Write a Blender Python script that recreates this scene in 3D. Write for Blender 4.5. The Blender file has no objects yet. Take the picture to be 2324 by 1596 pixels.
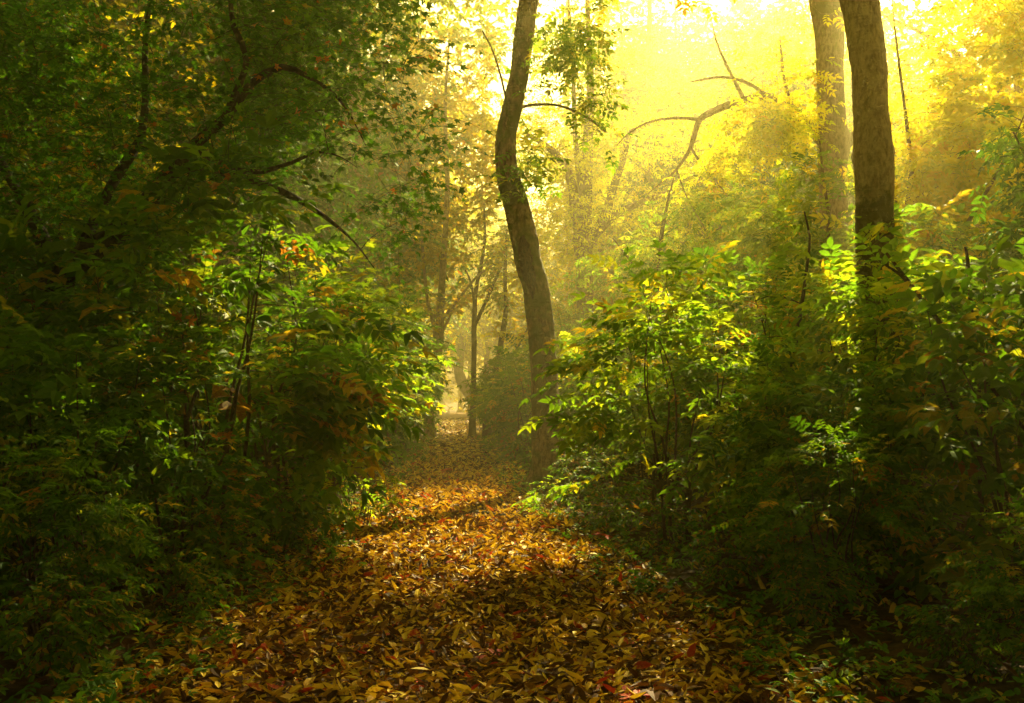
import bpy, math
import numpy as np
from mathutils import Matrix, Vector

# ------------------------------------------------------------------ camera, world, sun, exposure
sc = bpy.context.scene
COL = sc.collection
R = math.radians
CAM_H = 1.5
YAW, PITCH = R(3.1), R(2.73)
cam_d = bpy.data.cameras.new("camera")
cam_d.sensor_width = 36.0
cam_d.lens = 35.0
cam_d.clip_end = 800
cam_d.clip_start = 0.05
cam = bpy.data.objects.new("camera", cam_d)
COL.objects.link(cam)
cam.location = (0, 0, CAM_H)
cam.rotation_euler = (R(90) + PITCH, 0, -YAW)
sc.camera = cam

SUN_EL, SUN_AZ = R(36), R(22)            # azimuth: clockwise from the path direction (+Y)
SUN = np.array([math.sin(SUN_AZ) * math.cos(SUN_EL), math.cos(SUN_AZ) * math.cos(SUN_EL), math.sin(SUN_EL)])
world = bpy.data.worlds.new("World")
sc.world = world
world.use_nodes = True
wn = world.node_tree
wn.nodes.clear()
sky = wn.nodes.new("ShaderNodeTexSky")
sky.sky_type = 'NISHITA'
sky.sun_disc = False
sky.sun_elevation = SUN_EL
sky.sun_rotation = SUN_AZ
sky.air_density = 1.0
sky.dust_density = 6.0
sky.ozone_density = 0.3
tint = wn.nodes.new("ShaderNodeMix")
tint.data_type = 'RGBA'; tint.blend_type = 'MULTIPLY'
tint.inputs[0].default_value = 1.0
tint.inputs[7].default_value = (1.0, 0.90, 0.42, 1)
bg = wn.nodes.new("ShaderNodeBackground")
bg.inputs[1].default_value = 0.05
wo = wn.nodes.new("ShaderNodeOutputWorld")
wn.links.new(sky.outputs[0], tint.inputs[6])
wn.links.new(tint.outputs[2], bg.inputs[0])
wn.links.new(bg.outputs[0], wo.inputs[0])

sun_d = bpy.data.lights.new("sun", 'SUN')
sun_d.energy = 5.0
sun_d.angle = R(0.6)
sun_d.color = (1.0, 0.85, 0.41)
sun_o = bpy.data.objects.new("sun", sun_d)
COL.objects.link(sun_o)
sun_o.rotation_euler = Vector(SUN).to_track_quat('Z', 'Y').to_euler()

HAZE_DENSITY = 0.0050
HAZE_COLOR = (1.0, 0.89, 0.46)
HAZE_G = 0.80
sc.view_settings.view_transform = 'Standard'
sc.view_settings.look = 'None'
sc.view_settings.exposure = 2.22
sc.view_settings.gamma = 1.0
sc.render.engine = 'CYCLES'
cy = sc.cycles
cy.use_denoising = True
cy.max_bounces = 6
cy.diffuse_bounces = 3
cy.glossy_bounces = 1
cy.transmission_bounces = 3
cy.transparent_max_bounces = 6
cy.volume_bounces = 1
cy.sample_clamp_indirect = 4.0
cy.use_adaptive_sampling = False
cy.caustics_reflective = False
cy.caustics_refractive = False

# ------------------------------------------------------------------ pixel helper (photo seen at 2324 x 1596)
_F = np.array([math.sin(YAW) * math.cos(PITCH), math.cos(YAW) * math.cos(PITCH), math.sin(PITCH)])
_R = np.array([math.cos(YAW), -math.sin(YAW), 0.0])
_U = np.array([-math.sin(YAW) * math.sin(PITCH), -math.cos(YAW) * math.sin(PITCH), math.cos(PITCH)])
K = 1024 / 2324.0
FPX = 35.0 / 36.0 * 1024
def V(u, v, Y):
    """The point of the place at distance Y along the path that the photo shows at (u, v)."""
    r = _F * FPX + _R * (u * K - 512) + _U * (351.5 - v * K)
    return np.array([0, 0, CAM_H]) + r * (Y / r[1])
def limb(rows, Y):
    """rows of (u, v, width in photo units[, Y]) -> points and radii."""
    P, Q = [], []
    for r in rows:
        y = r[3] if len(r) > 3 else Y
        P.append(V(r[0], r[1], y)); Q.append(r[2] * K / FPX * y / 2)
    return np.array(P), np.array(Q)

# ------------------------------------------------------------------ mesh helpers
class MB:
    def __init__(s): s.v = []; s.t = []; s.a = []; s.n = 0
    def add(s, v, t, a=0.5):
        v = np.asarray(v, float).reshape(-1, 3); t = np.asarray(t, int).reshape(-1, 3)
        s.v.append(v); s.t.append(t + s.n); s.n += len(v)
        s.a.append(np.full(len(t), a) if np.isscalar(a) else np.asarray(a, float))
    def arrays(s): return np.concatenate(s.v), np.concatenate(s.t), np.concatenate(s.a)
    def build(s, name, mat, parent=None, origin=None, smooth=False):
        v, t, a = s.arrays()
        if origin is not None: v = v - np.asarray(origin)
        me = bpy.data.meshes.new(name)
        me.vertices.add(len(v)); me.vertices.foreach_set("co", v.astype(np.float32).ravel())
        me.loops.add(len(t) * 3); me.loops.foreach_set("vertex_index", t.astype(np.int32).ravel())
        me.polygons.add(len(t))
        me.polygons.foreach_set("loop_start", np.arange(0, len(t) * 3, 3, dtype=np.int32))
        me.polygons.foreach_set("use_smooth", np.full(len(t), smooth, dtype=bool))
        at = me.attributes.new("rnd", 'FLOAT', 'FACE')
        at.data.foreach_set("value", a.astype(np.float32))
        me.materials.append(mat)
        me.update(calc_edges=True)
        o = bpy.data.objects.new(name, me)
        COL.objects.link(o)
        if parent is not None: o.parent = parent
        return o

def unit(a): return a / np.maximum(np.linalg.norm(a, axis=-1, keepdims=True), 1e-9)

def smooth_path(P, Q, step):
    P = np.asarray(P, float); Q = np.asarray(Q, float)
    if len(P) < 2: return P, Q
    E = np.vstack([2 * P[0] - P[1], P, 2 * P[-1] - P[-2]])
    oP, oQ = [], []
    for i in range(len(P) - 1):
        n = max(2, int(np.linalg.norm(P[i + 1] - P[i]) / step))
        t = np.linspace(0, 1, n, endpoint=False)[:, None]
        p0, p1, p2, p3 = E[i], E[i + 1], E[i + 2], E[i + 3]
        oP.append(0.5 * ((2 * p1) + (-p0 + p2) * t + (2 * p0 - 5 * p1 + 4 * p2 - p3) * t * t + (-p0 + 3 * p1 - 3 * p2 + p3) * t ** 3))
        tt = t[:, 0]; s = tt * tt * (3 - 2 * tt)
        oQ.append(Q[i] * (1 - s) + Q[i + 1] * s)
    return np.vstack(oP + [P[-1:]]), np.concatenate(oQ + [Q[-1:]])

def tube(mb, P, Q, sides=8, rng=None, rough=0.0, a=0.5, flare=None):
    P = np.asarray(P, float); n = len(P)
    T = unit(np.gradient(P, axis=0))
    ref = np.array([1.0, 0, 0]) if abs(T[0][0]) < 0.8 else np.array([0, 1.0, 0])
    N = np.zeros_like(P); b = unit(np.cross(T[0], ref))
    for i in range(n):
        b = unit(b - T[i] * np.dot(b, T[i])); N[i] = b
    B = np.cross(T, N)
    ang = np.linspace(0, 2 * math.pi, sides, endpoint=False)
    rad = np.asarray(Q)[:, None] * np.ones(sides)[None]
    if rng is not None and rough > 0:
        ph = rng.uniform(0, 6.28, 6)
        z = np.arange(n)[:, None] * 1.0
        L = np.concatenate([[0], np.cumsum(np.linalg.norm(np.diff(P, axis=0), axis=1))])[:, None]
        w = (np.sin(2 * ang[None] + ph[0] + L * 1.1) + .7 * np.sin(3 * ang[None] + ph[1] - L * 1.9) + .5 * np.sin(5 * ang[None] + ph[2] + L * 3.1)
             + .6 * np.sin(L * 4.3 + ph[3]) + .5 * np.sin(L * 9.1 + ang[None] + ph[4]))
        rad = rad * (1 + rough * w + rough * .6 * rng.normal(size=rad.shape))
    if flare is not None:
        rad = rad * (1 + flare[:, None] * (.35 + .9 * np.clip(np.cos(5 * ang + 1 + .8 * np.sin(ang))[None], 0, 1)))
    v = P[:, None] + rad[..., None] * (np.cos(ang)[None, :, None] * N[:, None] + np.sin(ang)[None, :, None] * B[:, None])
    i = np.arange(n - 1)[:, None] * sides; j = np.arange(sides)[None]; j2 = (j + 1) % sides
    q = np.stack([i + j, i + j2, i + sides + j2, i + sides + j], -1).reshape(-1, 4)
    tr = np.concatenate([q[:, [0, 1, 2]], q[:, [0, 2, 3]]])
    mb.add(v.reshape(-1, 3), tr, a)

def tubes_many(mb, A, M, Bp, r0, r1):
    """many thin curved twigs at once: A start, M middle, Bp end (N,3)"""
    N = len(A)
    if N == 0: return
    ts = np.array([0, .35, .7, 1.0])
    P = ((1 - ts)[None, :, None] ** 2 * A[:, None] + 2 * (ts * (1 - ts))[None, :, None] * M[:, None] + (ts ** 2)[None, :, None] * Bp[:, None])
    D = unit(Bp - A); ref = np.where(np.abs(D[:, 2:3]) < .8, [[0, 0, 1.0]], [[1.0, 0, 0]])
    X = unit(np.cross(D, ref)); Y = np.cross(D, X)
    r = (r0[:, None] * (1 - ts)[None] + r1[:, None] * ts[None])
    ang = np.array([0, 2.094, 4.189])
    v = P[:, :, None] + r[:, :, None, None] * (np.cos(ang)[None, None, :, None] * X[:, None, None] + np.sin(ang)[None, None, :, None] * Y[:, None, None])
    base = []
    for k in range(3):
        for j in range(3):
            j2 = (j + 1) % 3
            a, b, c, d = k * 3 + j, k * 3 + j2, (k + 1) * 3 + j2, (k + 1) * 3 + j
            base += [(a, b, c), (a, c, d)]
    base = np.array(base)
    t = (np.arange(N)[:, None, None] * 12 + base[None]).reshape(-1, 3)
    mb.add(v.reshape(-1, 3), t)

# ------------------------------------------------------------------ leaf shapes (base at the origin, growing along +x, facing +z)
def leaflet(w=.17, fold=.12, bend=.15, twist=0.0, tip=1.0):
    xs = [0, .28, .66]; ws = [0, w, w * .86]
    v = [(0, 0, 0)]
    for x, ww in zip(xs[1:], ws[1:]):
        for s in (1, 0, -1):
            v.append((x, s * ww, (fold * abs(s) * ww * 3) - bend * x * x + twist * s * ww))
    v.append((tip, 0, -bend * tip * tip))
    t = [(0, 2, 1), (0, 3, 2), (1, 2, 5), (1, 5, 4), (2, 3, 6), (2, 6, 5), (4, 5, 7), (5, 6, 7)]
    return np.array(v, float), np.array(t)
def leaflet_low(w=.2, bend=.2):
    v = np.array([(0, 0, 0), (.42, w, .02), (.45, -w, .02), (1, 0, -bend)], float)
    return v, np.array([(0, 2, 1), (1, 2, 3)])
def join(parts):
    v, t, n = [], [], 0
    for a, b in parts: v.append(a); t.append(b + n); n += len(a)
    return np.concatenate(v), np.concatenate(t)
def place(vt, ang, pos, s, tilt=0.0):
    v, t = vt; v = v * s
    c, d = math.cos(tilt), math.sin(tilt); v = np.stack([v[:, 0] * c + v[:, 2] * d, v[:, 1], -v[:, 0] * d + v[:, 2] * c], 1)
    c, d = math.cos(ang), math.sin(ang)
    v = np.stack([v[:, 0] * c - v[:, 1] * d, v[:, 0] * d + v[:, 1] * c, v[:, 2]], 1)
    return v + np.asarray(pos), t
def compound(rng, pairs=4, low=False, ll=.30, w=.17):
    parts = []
    arch = rng.uniform(.08, .3)
    def ax(x): return np.array([x, 0.0, -arch * x * x])
    n = pairs
    for i in range(n):
        x = .22 + .56 * i / max(n - 1, 1)
        for s in (1, -1):
            a = s * R(rng.uniform(50, 72)); L = ll * rng.uniform(.82, 1.12) * (1 - .12 * abs(i - n / 2))
            lf = leaflet_low(w * 1.1, rng.uniform(.05, .35)) if low else leaflet(w * rng.uniform(.85, 1.1), rng.uniform(.05, .3), rng.uniform(.0, .35), rng.uniform(-.25, .25))
            parts.append(place(lf, a, ax(x + rng.uniform(-.02, .02)), L, rng.uniform(-.1, .35)))
    lf = leaflet_low(w * 1.1, .2) if low else leaflet(w, .15, .2)
    parts.append(place(lf, rng.uniform(-.2, .2), ax(.80), ll * 1.05, .15))
    if not low:
        p = [ax(0), ax(.4), ax(.82)]
        v = np.array([p[0] + [0, .006, 0], p[0] - [0, .006, 0], p[1] + [0, .005, 0], p[1] - [0, .005, 0], p[2]])
        parts.append((v, np.array([(0, 1, 2), (1, 3, 2), (2, 3, 4)])))
    return join(parts)
def maple(rng, low=False):
    o = [(0, 1), (25, .42), (48, .85), (82, .38), (112, .52), (165, .22)] if low else \
        [(0, 1), (11, .74), (24, .40), (38, .66), (50, .90), (62, .62), (80, .36), (98, .50), (118, .56), (140, .36), (168, .2)]
    pts = [(a, r) for a, r in o] + [(-a, r) for a, r in reversed(o) if a > 0]
    v = [(.42, 0, .0)]
    bend = rng.uniform(.1, .5); cup = rng.uniform(-.2, .35)
    for a, r in pts:
        r *= rng.uniform(.88, 1.1) * .62; a = R(a + rng.uniform(-4, 4))
        x, y = r * math.cos(a), r * math.sin(a)
        v.append((.42 + x, y, -bend * r * r + cup * abs(y) + rng.uniform(-.03, .03)))
    n = len(pts)
    return np.array(v), np.array([(0, 1 + i, 1 + (i + 1) % n) for i in range(n)])

def inst(mb, tmpl, pos, X, Z, scale, att, rng):
    """copies of leaf templates at pos, growing along X with face normal near Z"""
    N = len(pos)
    if N == 0: return
    X = unit(X); Yv = unit(np.cross(Z, X)); Zv = np.cross(X, Yv)
    which = rng.integers(0, len(tmpl), N)
    for k, (tv, tt) in enumerate(tmpl):
        m = np.where(which == k)[0]
        if len(m) == 0: continue
        s = scale[m][:, None, None]
        v = pos[m][:, None] + s * (tv[None, :, 0:1] * X[m][:, None] + tv[None, :, 1:2] * Yv[m][:, None] + tv[None, :, 2:3] * Zv[m][:, None])
        t = (np.arange(len(m))[:, None, None] * len(tv) + tt[None]).reshape(-1, 3)
        mb.add(v.reshape(-1, 3), t, np.repeat(att[m], len(tt)))

rT = np.random.default_rng(11)
LEAF = {
    'pinnate': [compound(rT, p, False, .32, .23) for p in (3, 4, 4, 3, 4, 3)],
    'pinnate_broad': [compound(rT, p, False, .38, .28) for p in (2, 3, 3, 3, 2)],
    'pinnate_low': [compound(rT, p, True, .30, .2) for p in (3, 4, 3, 4)],
    'maple': [maple(rT) for _ in range(6)],
    'maple_low': [maple(rT, True) for _ in range(6)],
    'leaf': [leaflet(rT.uniform(.2, .27), rT.uniform(0, .3), rT.uniform(0, .5), rT.uniform(-.3, .3)) for _ in range(6)],
    'leaf_low': [leaflet_low(rT.uniform(.22, .34), rT.uniform(-.1, .5)) for _ in range(6)],
}

# canopy gaps the sun comes through: ellipses on the ground, sheared along the sun's direction
GAPS = [(0.1, 11.9, 1.7, 3.9), (-1.5, 13.5, .9, 2.0), (-3.3, 6.3, 1.0, 1.4), (.9, 6.4, .6, .9), (2.7, 5.9, 1.2, 1.2)]
def gap_keep(P, rng, zmin=.35, soft=.25):
    G = P[:, :2] - SUN[None, :2] * (P[:, 2:3] / SUN[2])
    k = np.ones(len(P), bool)
    for cx, cy_, rx, ry in GAPS:
        d = ((G[:, 0] - cx) / rx) ** 2 + ((G[:, 1] - cy_) / ry) ** 2
        k &= ~((d < 1 + rng.normal(0, soft, len(P))) & (P[:, 2] > zmin))
    return k

def sprays(mb, mt, rng, C, D, L, n, kind, size, tilt=.35, gaps=False, flat=.25, mix=None, droop=.25, twig_r=.004):
    """leafy twigs: C (S,3) starts, D (S,3) directions, L (S,) lengths, n leaves each"""
    S = len(C)
    if S == 0: return
    D = unit(D * np.array([1, 1, 1 - flat])[None])
    side = unit(np.cross(D, np.array([[0, 0, 1.0]])) + 1e-6)
    up = np.cross(side, D)
    t = (np.arange(n)[None] + rng.uniform(.1, .9, (S, n))) / n
    sgn = np.where((np.arange(n)[None] + rng.integers(0, 2, (S, 1))) % 2 == 0, 1.0, -1.0)
    M = C + D * L[:, None] * .5 + up * (L * .06)[:, None]
    E = C + D * L[:, None] - np.array([[0, 0, 1.0]]) * (L * droop)[:, None]
    T = t[..., None]
    pos = (1 - T) ** 2 * C[:, None] + 2 * T * (1 - T) * M[:, None] + T * T * E[:, None]
    a = R(62) * (1 - .75 * t ** 2)[..., None] * rng.uniform(.7, 1.2, (S, n, 1))
    X = D[:, None] * np.cos(a) + sgn[..., None] * side[:, None] * np.sin(a)
    X = X + rng.normal(0, .16, X.shape); X[..., 2] -= rng.uniform(0, droop * 1.6, (S, n))
    Z = np.array([0, 0, 1.0]) + rng.normal(0, tilt, X.shape)
    pos = pos.reshape(-1, 3); X = X.reshape(-1, 3); Z = Z.reshape(-1, 3)
    sz = size * rng.uniform(.6, 1.2, len(pos))
    clump = rng.uniform(0, 1, (S, 1)); att = (.35 * clump + .65 * rng.uniform(0, 1, (S, n))).reshape(-1)
    if gaps:
        k = gap_keep(pos, rng); pos, X, Z, sz, att = pos[k], X[k], Z[k], sz[k], att[k]
        k2 = gap_keep((C + E) / 2, rng); C, M, E = C[k2], M[k2], E[k2]; S = len(C)
    inst(mb, LEAF[kind], pos, X, Z, sz, att, rng)
    if mt is not None and twig_r > 0: tubes_many(mt, C, M, E, np.full(S, twig_r), np.full(S, twig_r * .4))

def connect(mt, rng, nodes, nrad, centres, rmin=.004, rk=.009, sag=.12, sides_big=5):
    """grow branches from the limbs to every centre, nearest first; returns end directions"""
    nodes = [np.asarray(nodes, float)]; nr = [np.asarray(nrad, float)]
    allN = nodes[0]; allR = nr[0]
    d0 = np.array([np.min(np.linalg.norm(allN - c, axis=1)) for c in centres])
    order = np.argsort(d0)
    ends = np.zeros((len(centres), 3))
    buf = np.zeros((len(allN) + len(centres) * 3, 3)); bufr = np.zeros(len(buf)); m = len(allN)
    buf[:m] = allN; bufr[:m] = allR
    A, M_, B, r0, r1 = [], [], [], [], []
    for i in order:
        c = centres[i]
        dv = c - buf[:m]; d = np.linalg.norm(dv, axis=1)
        j = int(np.argmin(d * (1 + .25 * (dv[:, 2] < -.3 * d))))
        a = buf[j]; L = d[j]
        mid = (a + c) / 2 + np.array([0, 0, sag * L]) + rng.normal(0, .09 * L, 3)
        ra = min(bufr[j] * .75, rmin + rk * L); rb = max(rmin * .6, ra * .45)
        A.append(a); M_.append(mid); B.append(c); r0.append(ra); r1.append(rb)
        ends[i] = c - mid
        for k, t in enumerate((.4, .75, 1.0)):
            buf[m] = (1 - t) ** 2 * a + 2 * t * (1 - t) * mid + t * t * c; bufr[m] = ra * (1 - t) + rb * t; m += 1
    A, M_, B = np.array(A), np.array(M_), np.array(B); r0, r1 = np.array(r0), np.array(r1)
    big = r0 > .018
    for a, mm, b, x, y in zip(A[big], M_[big], B[big], r0[big], r1[big]):
        ts = np.linspace(0, 1, 9)[:, None]
        P = (1 - ts) ** 2 * a + 2 * ts * (1 - ts) * mm + ts * ts * b
        P[1:-1] += rng.normal(0, .02 * np.linalg.norm(b - a), (7, 3))
        tube(mt, P, x + (y - x) * ts[:, 0], 6)
    s = ~big
    tubes_many(mt, A[s], M_[s], B[s], r0[s], r1[s])
    return ends

# ------------------------------------------------------------------ materials
def new_mat(name):
    m = bpy.data.materials.new(name); m.use_nodes = True; m.node_tree.nodes.clear(); return m, m.node_tree
def ramp(nt, stops, interp='LINEAR'):
    r = nt.nodes.new("ShaderNodeValToRGB"); cr = r.color_ramp; cr.interpolation = interp
    while len(cr.elements) < len(stops): cr.elements.new(.5)
    for e, (p, c) in zip(cr.elements, stops): e.position = p; e.color = (*c, 1)
    return r
def leaf_mat(name, stops, trans=.5, tcol=(1.5, 1.35, .5), rough=.6, shift=.18, spec=.12):
    m, nt = new_mat(name); N, L = nt.nodes, nt.links
    at = N.new("ShaderNodeAttribute"); at.attribute_name = "rnd"
    oi = N.new("ShaderNodeObjectInfo")
    ma = N.new("ShaderNodeMath"); ma.operation = 'MULTIPLY_ADD'; ma.inputs[1].default_value = shift; ma.inputs[2].default_value = -shift / 2
    L.new(oi.outputs['Random'], ma.inputs[0])
    tc = N.new("ShaderNodeTexCoord"); no = N.new("ShaderNodeTexNoise"); no.inputs['Scale'].default_value = 55; no.inputs['Detail'].default_value = 2
    L.new(tc.outputs['Object'], no.inputs['Vector'])
    mb_ = N.new("ShaderNodeMath"); mb_.operation = 'MULTIPLY_ADD'; mb_.inputs[1].default_value = .22; mb_.inputs[2].default_value = -.11
    L.new(no.outputs[0], mb_.inputs[0])
    a1 = N.new("ShaderNodeMath"); L.new(at.outputs['Fac'], a1.inputs[0]); L.new(ma.outputs[0], a1.inputs[1])
    a2 = N.new("ShaderNodeMath"); L.new(a1.outputs[0], a2.inputs[0]); L.new(mb_.outputs[0], a2.inputs[1])
    r = ramp(nt, stops); L.new(a2.outputs[0], r.inputs[0])
    p = N.new("ShaderNodeBsdfPrincipled"); p.inputs['Roughness'].default_value = rough
    p.inputs['Specular IOR Level'].default_value = spec
    L.new(r.outputs[0], p.inputs['Base Color'])
    mx = N.new("ShaderNodeMix"); mx.data_type = 'RGBA'; mx.blend_type = 'MULTIPLY'; mx.inputs[0].default_value = 1; mx.clamp_result = True
    mx.inputs[7].default_value = (*tcol, 1); L.new(r.outputs[0], mx.inputs[6])
    tr = N.new("ShaderNodeBsdfTranslucent"); L.new(mx.outputs[2], tr.inputs[0])
    ms = N.new("ShaderNodeMixShader"); ms.inputs[0].default_value = trans
    L.new(p.outputs[0], ms.inputs[1]); L.new(tr.outputs[0], ms.inputs[2])
    o = N.new("ShaderNodeOutputMaterial"); L.new(ms.outputs[0], o.inputs[0])
    return m
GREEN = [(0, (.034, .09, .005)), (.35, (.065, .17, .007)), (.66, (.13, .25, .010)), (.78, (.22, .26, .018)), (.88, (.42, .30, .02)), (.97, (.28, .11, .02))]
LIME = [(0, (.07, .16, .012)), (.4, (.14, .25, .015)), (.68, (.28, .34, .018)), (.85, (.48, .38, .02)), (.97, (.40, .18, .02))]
YELLOW = [(0, (.30, .36, .015)), (.3, (.60, .60, .02)), (.7, (.78, .66, .022)), (.95, (.70, .42, .02))]
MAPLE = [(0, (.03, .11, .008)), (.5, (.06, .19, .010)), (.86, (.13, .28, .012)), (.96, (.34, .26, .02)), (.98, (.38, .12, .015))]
M_GREEN = leaf_mat("leaf_green", GREEN)
M_LIME = leaf_mat("leaf_lime", LIME)
M_YELLOW = leaf_mat("leaf_yellow", YELLOW, trans=.6, tcol=(1.3,1.3,.5))
M_MAPLE = leaf_mat("leaf_maple", MAPLE, trans=.36)
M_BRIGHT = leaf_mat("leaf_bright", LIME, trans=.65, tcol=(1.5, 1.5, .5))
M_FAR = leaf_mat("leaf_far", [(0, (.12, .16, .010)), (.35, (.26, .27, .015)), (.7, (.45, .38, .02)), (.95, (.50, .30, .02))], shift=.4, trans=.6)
M_LITTER = leaf_mat("leaf_litter", [(0, (.06, .025, .008)), (.33, (.13, .05, .010)), (.48, (.46, .25, .022)), (.68, (.70, .48, .035)), (.90, (.78, .58, .05)), (.94, (.50, .14, .02)), (.98, (.42, .04, .015))],
                    trans=.15, tcol=(1.2, 1.0, .5), rough=.6, shift=0)
M_GRASS = leaf_mat("small_green", GREEN, trans=.3)

def bark_mat(name, base, dark, moss=None, moss_amt=.5, scale=1.0, moss_top=0.0):
    m, nt = new_mat(name); N, L = nt.nodes, nt.links
    tc = N.new("ShaderNodeTexCoord"); mp = N.new("ShaderNodeMapping"); mp.inputs['Scale'].default_value = (9 * scale, 9 * scale, 3.6 * scale)
    L.new(tc.outputs['Object'], mp.inputs[0])
    n1 = N.new("ShaderNodeTexNoise"); n1.inputs['Scale'].default_value = 2.2; n1.inputs['Detail'].default_value = 8; n1.inputs['Roughness'].default_value = .65
    L.new(mp.outputs[0], n1.inputs['Vector'])
    mp2 = N.new("ShaderNodeMapping"); mp2.inputs['Scale'].default_value = (3, 3, 26); L.new(tc.outputs['Object'], mp2.inputs[0])
    n2 = N.new("ShaderNodeTexNoise"); n2.inputs['Scale'].default_value = 1.2; n2.inputs['Detail'].default_value = 4; L.new(mp2.outputs[0], n2.inputs['Vector'])
    r1 = ramp(nt, [(.38, dark), (.54, base), (.75, tuple(min(1, c * 1.35) for c in base))]); L.new(n1.outputs[0], r1.inputs[0])
    col = r1.outputs[0]
    if moss:
        n3 = N.new("ShaderNodeTexNoise"); n3.inputs['Scale'].default_value = 1.6; n3.inputs['Detail'].default_value = 7; n3.inputs['Roughness'].default_value = .7
        L.new(tc.outputs['Object'], n3.inputs['Vector'])
        src = n3.outputs[0]
        if moss_top:   # moss thickens below this height on the trunk
            sx = N.new("ShaderNodeSeparateXYZ"); L.new(tc.outputs['Object'], sx.inputs[0])
            mr = N.new("ShaderNodeMapRange"); mr.inputs[1].default_value = moss_top - .8; mr.inputs[2].default_value = moss_top + .6
            mr.inputs[3].default_value = .16; mr.inputs[4].default_value = -.1; L.new(sx.outputs['Z'], mr.inputs[0])
            am = N.new("ShaderNodeMath"); L.new(n3.outputs[0], am.inputs[0]); L.new(mr.outputs[0], am.inputs[1]); src = am.outputs[0]
        r3 = ramp(nt, [(.62 - moss_amt * .3, (0, 0, 0)), (.74 - moss_amt * .3, (1, 1, 1))]); L.new(src, r3.inputs[0])
        mx = N.new("ShaderNodeMix"); mx.data_type = 'RGBA'; L.new(r3.outputs[0], mx.inputs[0]); L.new(col, mx.inputs[6]); mx.inputs[7].default_value = (*moss, 1)
        col = mx.outputs[2]
    add = N.new("ShaderNodeMath"); add.operation = 'MULTIPLY_ADD'; add.inputs[1].default_value = .5; L.new(n2.outputs[0], add.inputs[0]); L.new(n1.outputs[0], add.inputs[2])
    bp = N.new("ShaderNodeBump"); bp.inputs['Strength'].default_value = 1.0; bp.inputs['Distance'].default_value = .09; L.new(add.outputs[0], bp.inputs['Height'])
    p = N.new("ShaderNodeBsdfPrincipled"); p.inputs['Roughness'].default_value = .85; p.inputs['Specular IOR Level'].default_value = .15
    L.new(col, p.inputs['Base Color']); L.new(bp.outputs[0], p.inputs['Normal'])
    o = N.new("ShaderNodeOutputMaterial"); L.new(p.outputs[0], o.inputs[0])
    return m
B_GREY = bark_mat("bark_grey", (.30, .20, .11), (.13, .085, .04), (.14, .13, .03), .45)
B_MOSS = bark_mat("bark_moss", (.26, .17, .08), (.05, .03, .014), (.085, .095, .014), .62, scale=.8)
B_TALL = bark_mat("bark_tall", (.50, .35, .21), (.24, .15, .08), (.055, .05, .012), .45, moss_top=4.1)
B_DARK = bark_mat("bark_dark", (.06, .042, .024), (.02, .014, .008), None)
B_TWIG = bark_mat("bark_twig", (.12, .075, .035), (.05, .03, .015), None)
B_SCAR = bark_mat("bark_scar", (.07, .035, .018), (.012, .007, .004), None, scale=2)
B_FUNGUS = bark_mat("fungus", (.50, .36, .22), (.22, .14, .08), None, scale=3)

def ground_mat(name, stops, sc_=6.0, bump=.05):
    m, nt = new_mat(name); N, L = nt.nodes, nt.links
    tc = N.new("ShaderNodeTexCoord")
    n1 = N.new("ShaderNodeTexNoise"); n1.inputs['Scale'].default_value = sc_; n1.inputs['Detail'].default_value = 9; n1.inputs['Roughness'].default_value = .7; L.new(tc.outputs['Object'], n1.inputs['Vector'])
    vo = N.new("ShaderNodeTexVoronoi"); vo.inputs['Scale'].default_value = 16; L.new(tc.outputs['Object'], vo.inputs['Vector'])
    ad = N.new("ShaderNodeMath"); ad.operation = 'MULTIPLY_ADD'; ad.inputs[1].default_value = .35; L.new(vo.outputs['Distance'], ad.inputs[0]); L.new(n1.outputs[0], ad.inputs[2])
    r = ramp(nt, stops); L.new(ad.outputs[0], r.inputs[0])
    bp = N.new("ShaderNodeBump"); bp.inputs['Distance'].default_value = bump; L.new(ad.outputs[0], bp.inputs['Height'])
    p = N.new("ShaderNodeBsdfPrincipled"); p.inputs['Roughness'].default_value = .9; p.inputs['Specular IOR Level'].default_value = .1
    L.new(r.outputs[0], p.inputs['Base Color']); L.new(bp.outputs[0], p.inputs['Normal'])
    o = N.new("ShaderNodeOutputMaterial"); L.new(p.outputs[0], o.inputs[0])
    return m
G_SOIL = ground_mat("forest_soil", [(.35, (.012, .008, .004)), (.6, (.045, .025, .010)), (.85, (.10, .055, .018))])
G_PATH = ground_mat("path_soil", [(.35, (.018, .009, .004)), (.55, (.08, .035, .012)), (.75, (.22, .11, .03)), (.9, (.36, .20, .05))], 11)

# ------------------------------------------------------------------ naming helpers
def tag(o, label=None, cat=None, group=None, kind=None):
    if label: o['label'] = label
    if cat: o['category'] = cat
    if group: o['group'] = group
    if kind: o['kind'] = kind
    return o
def root(name, loc, label, cat, group=None):
    o = bpy.data.objects.new(name, None); COL.objects.link(o)
    o.location = tuple(float(x) for x in loc); o.empty_display_size = .2
    return tag(o, label, cat, group)
def copy_tree(o, loc, rz, s, label=None, parent=None, tiltx=0.0, sz=None):
    c = o.copy(); COL.objects.link(c)
    if parent is not None: c.parent = parent
    else:
        c.location = loc; c.rotation_euler = (tiltx, 0, rz); c.scale = (s, s, sz if sz else s)
        if label: c['label'] = label
    for ch in o.children: copy_tree(ch, None, None, None, parent=c)
    return c

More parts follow.
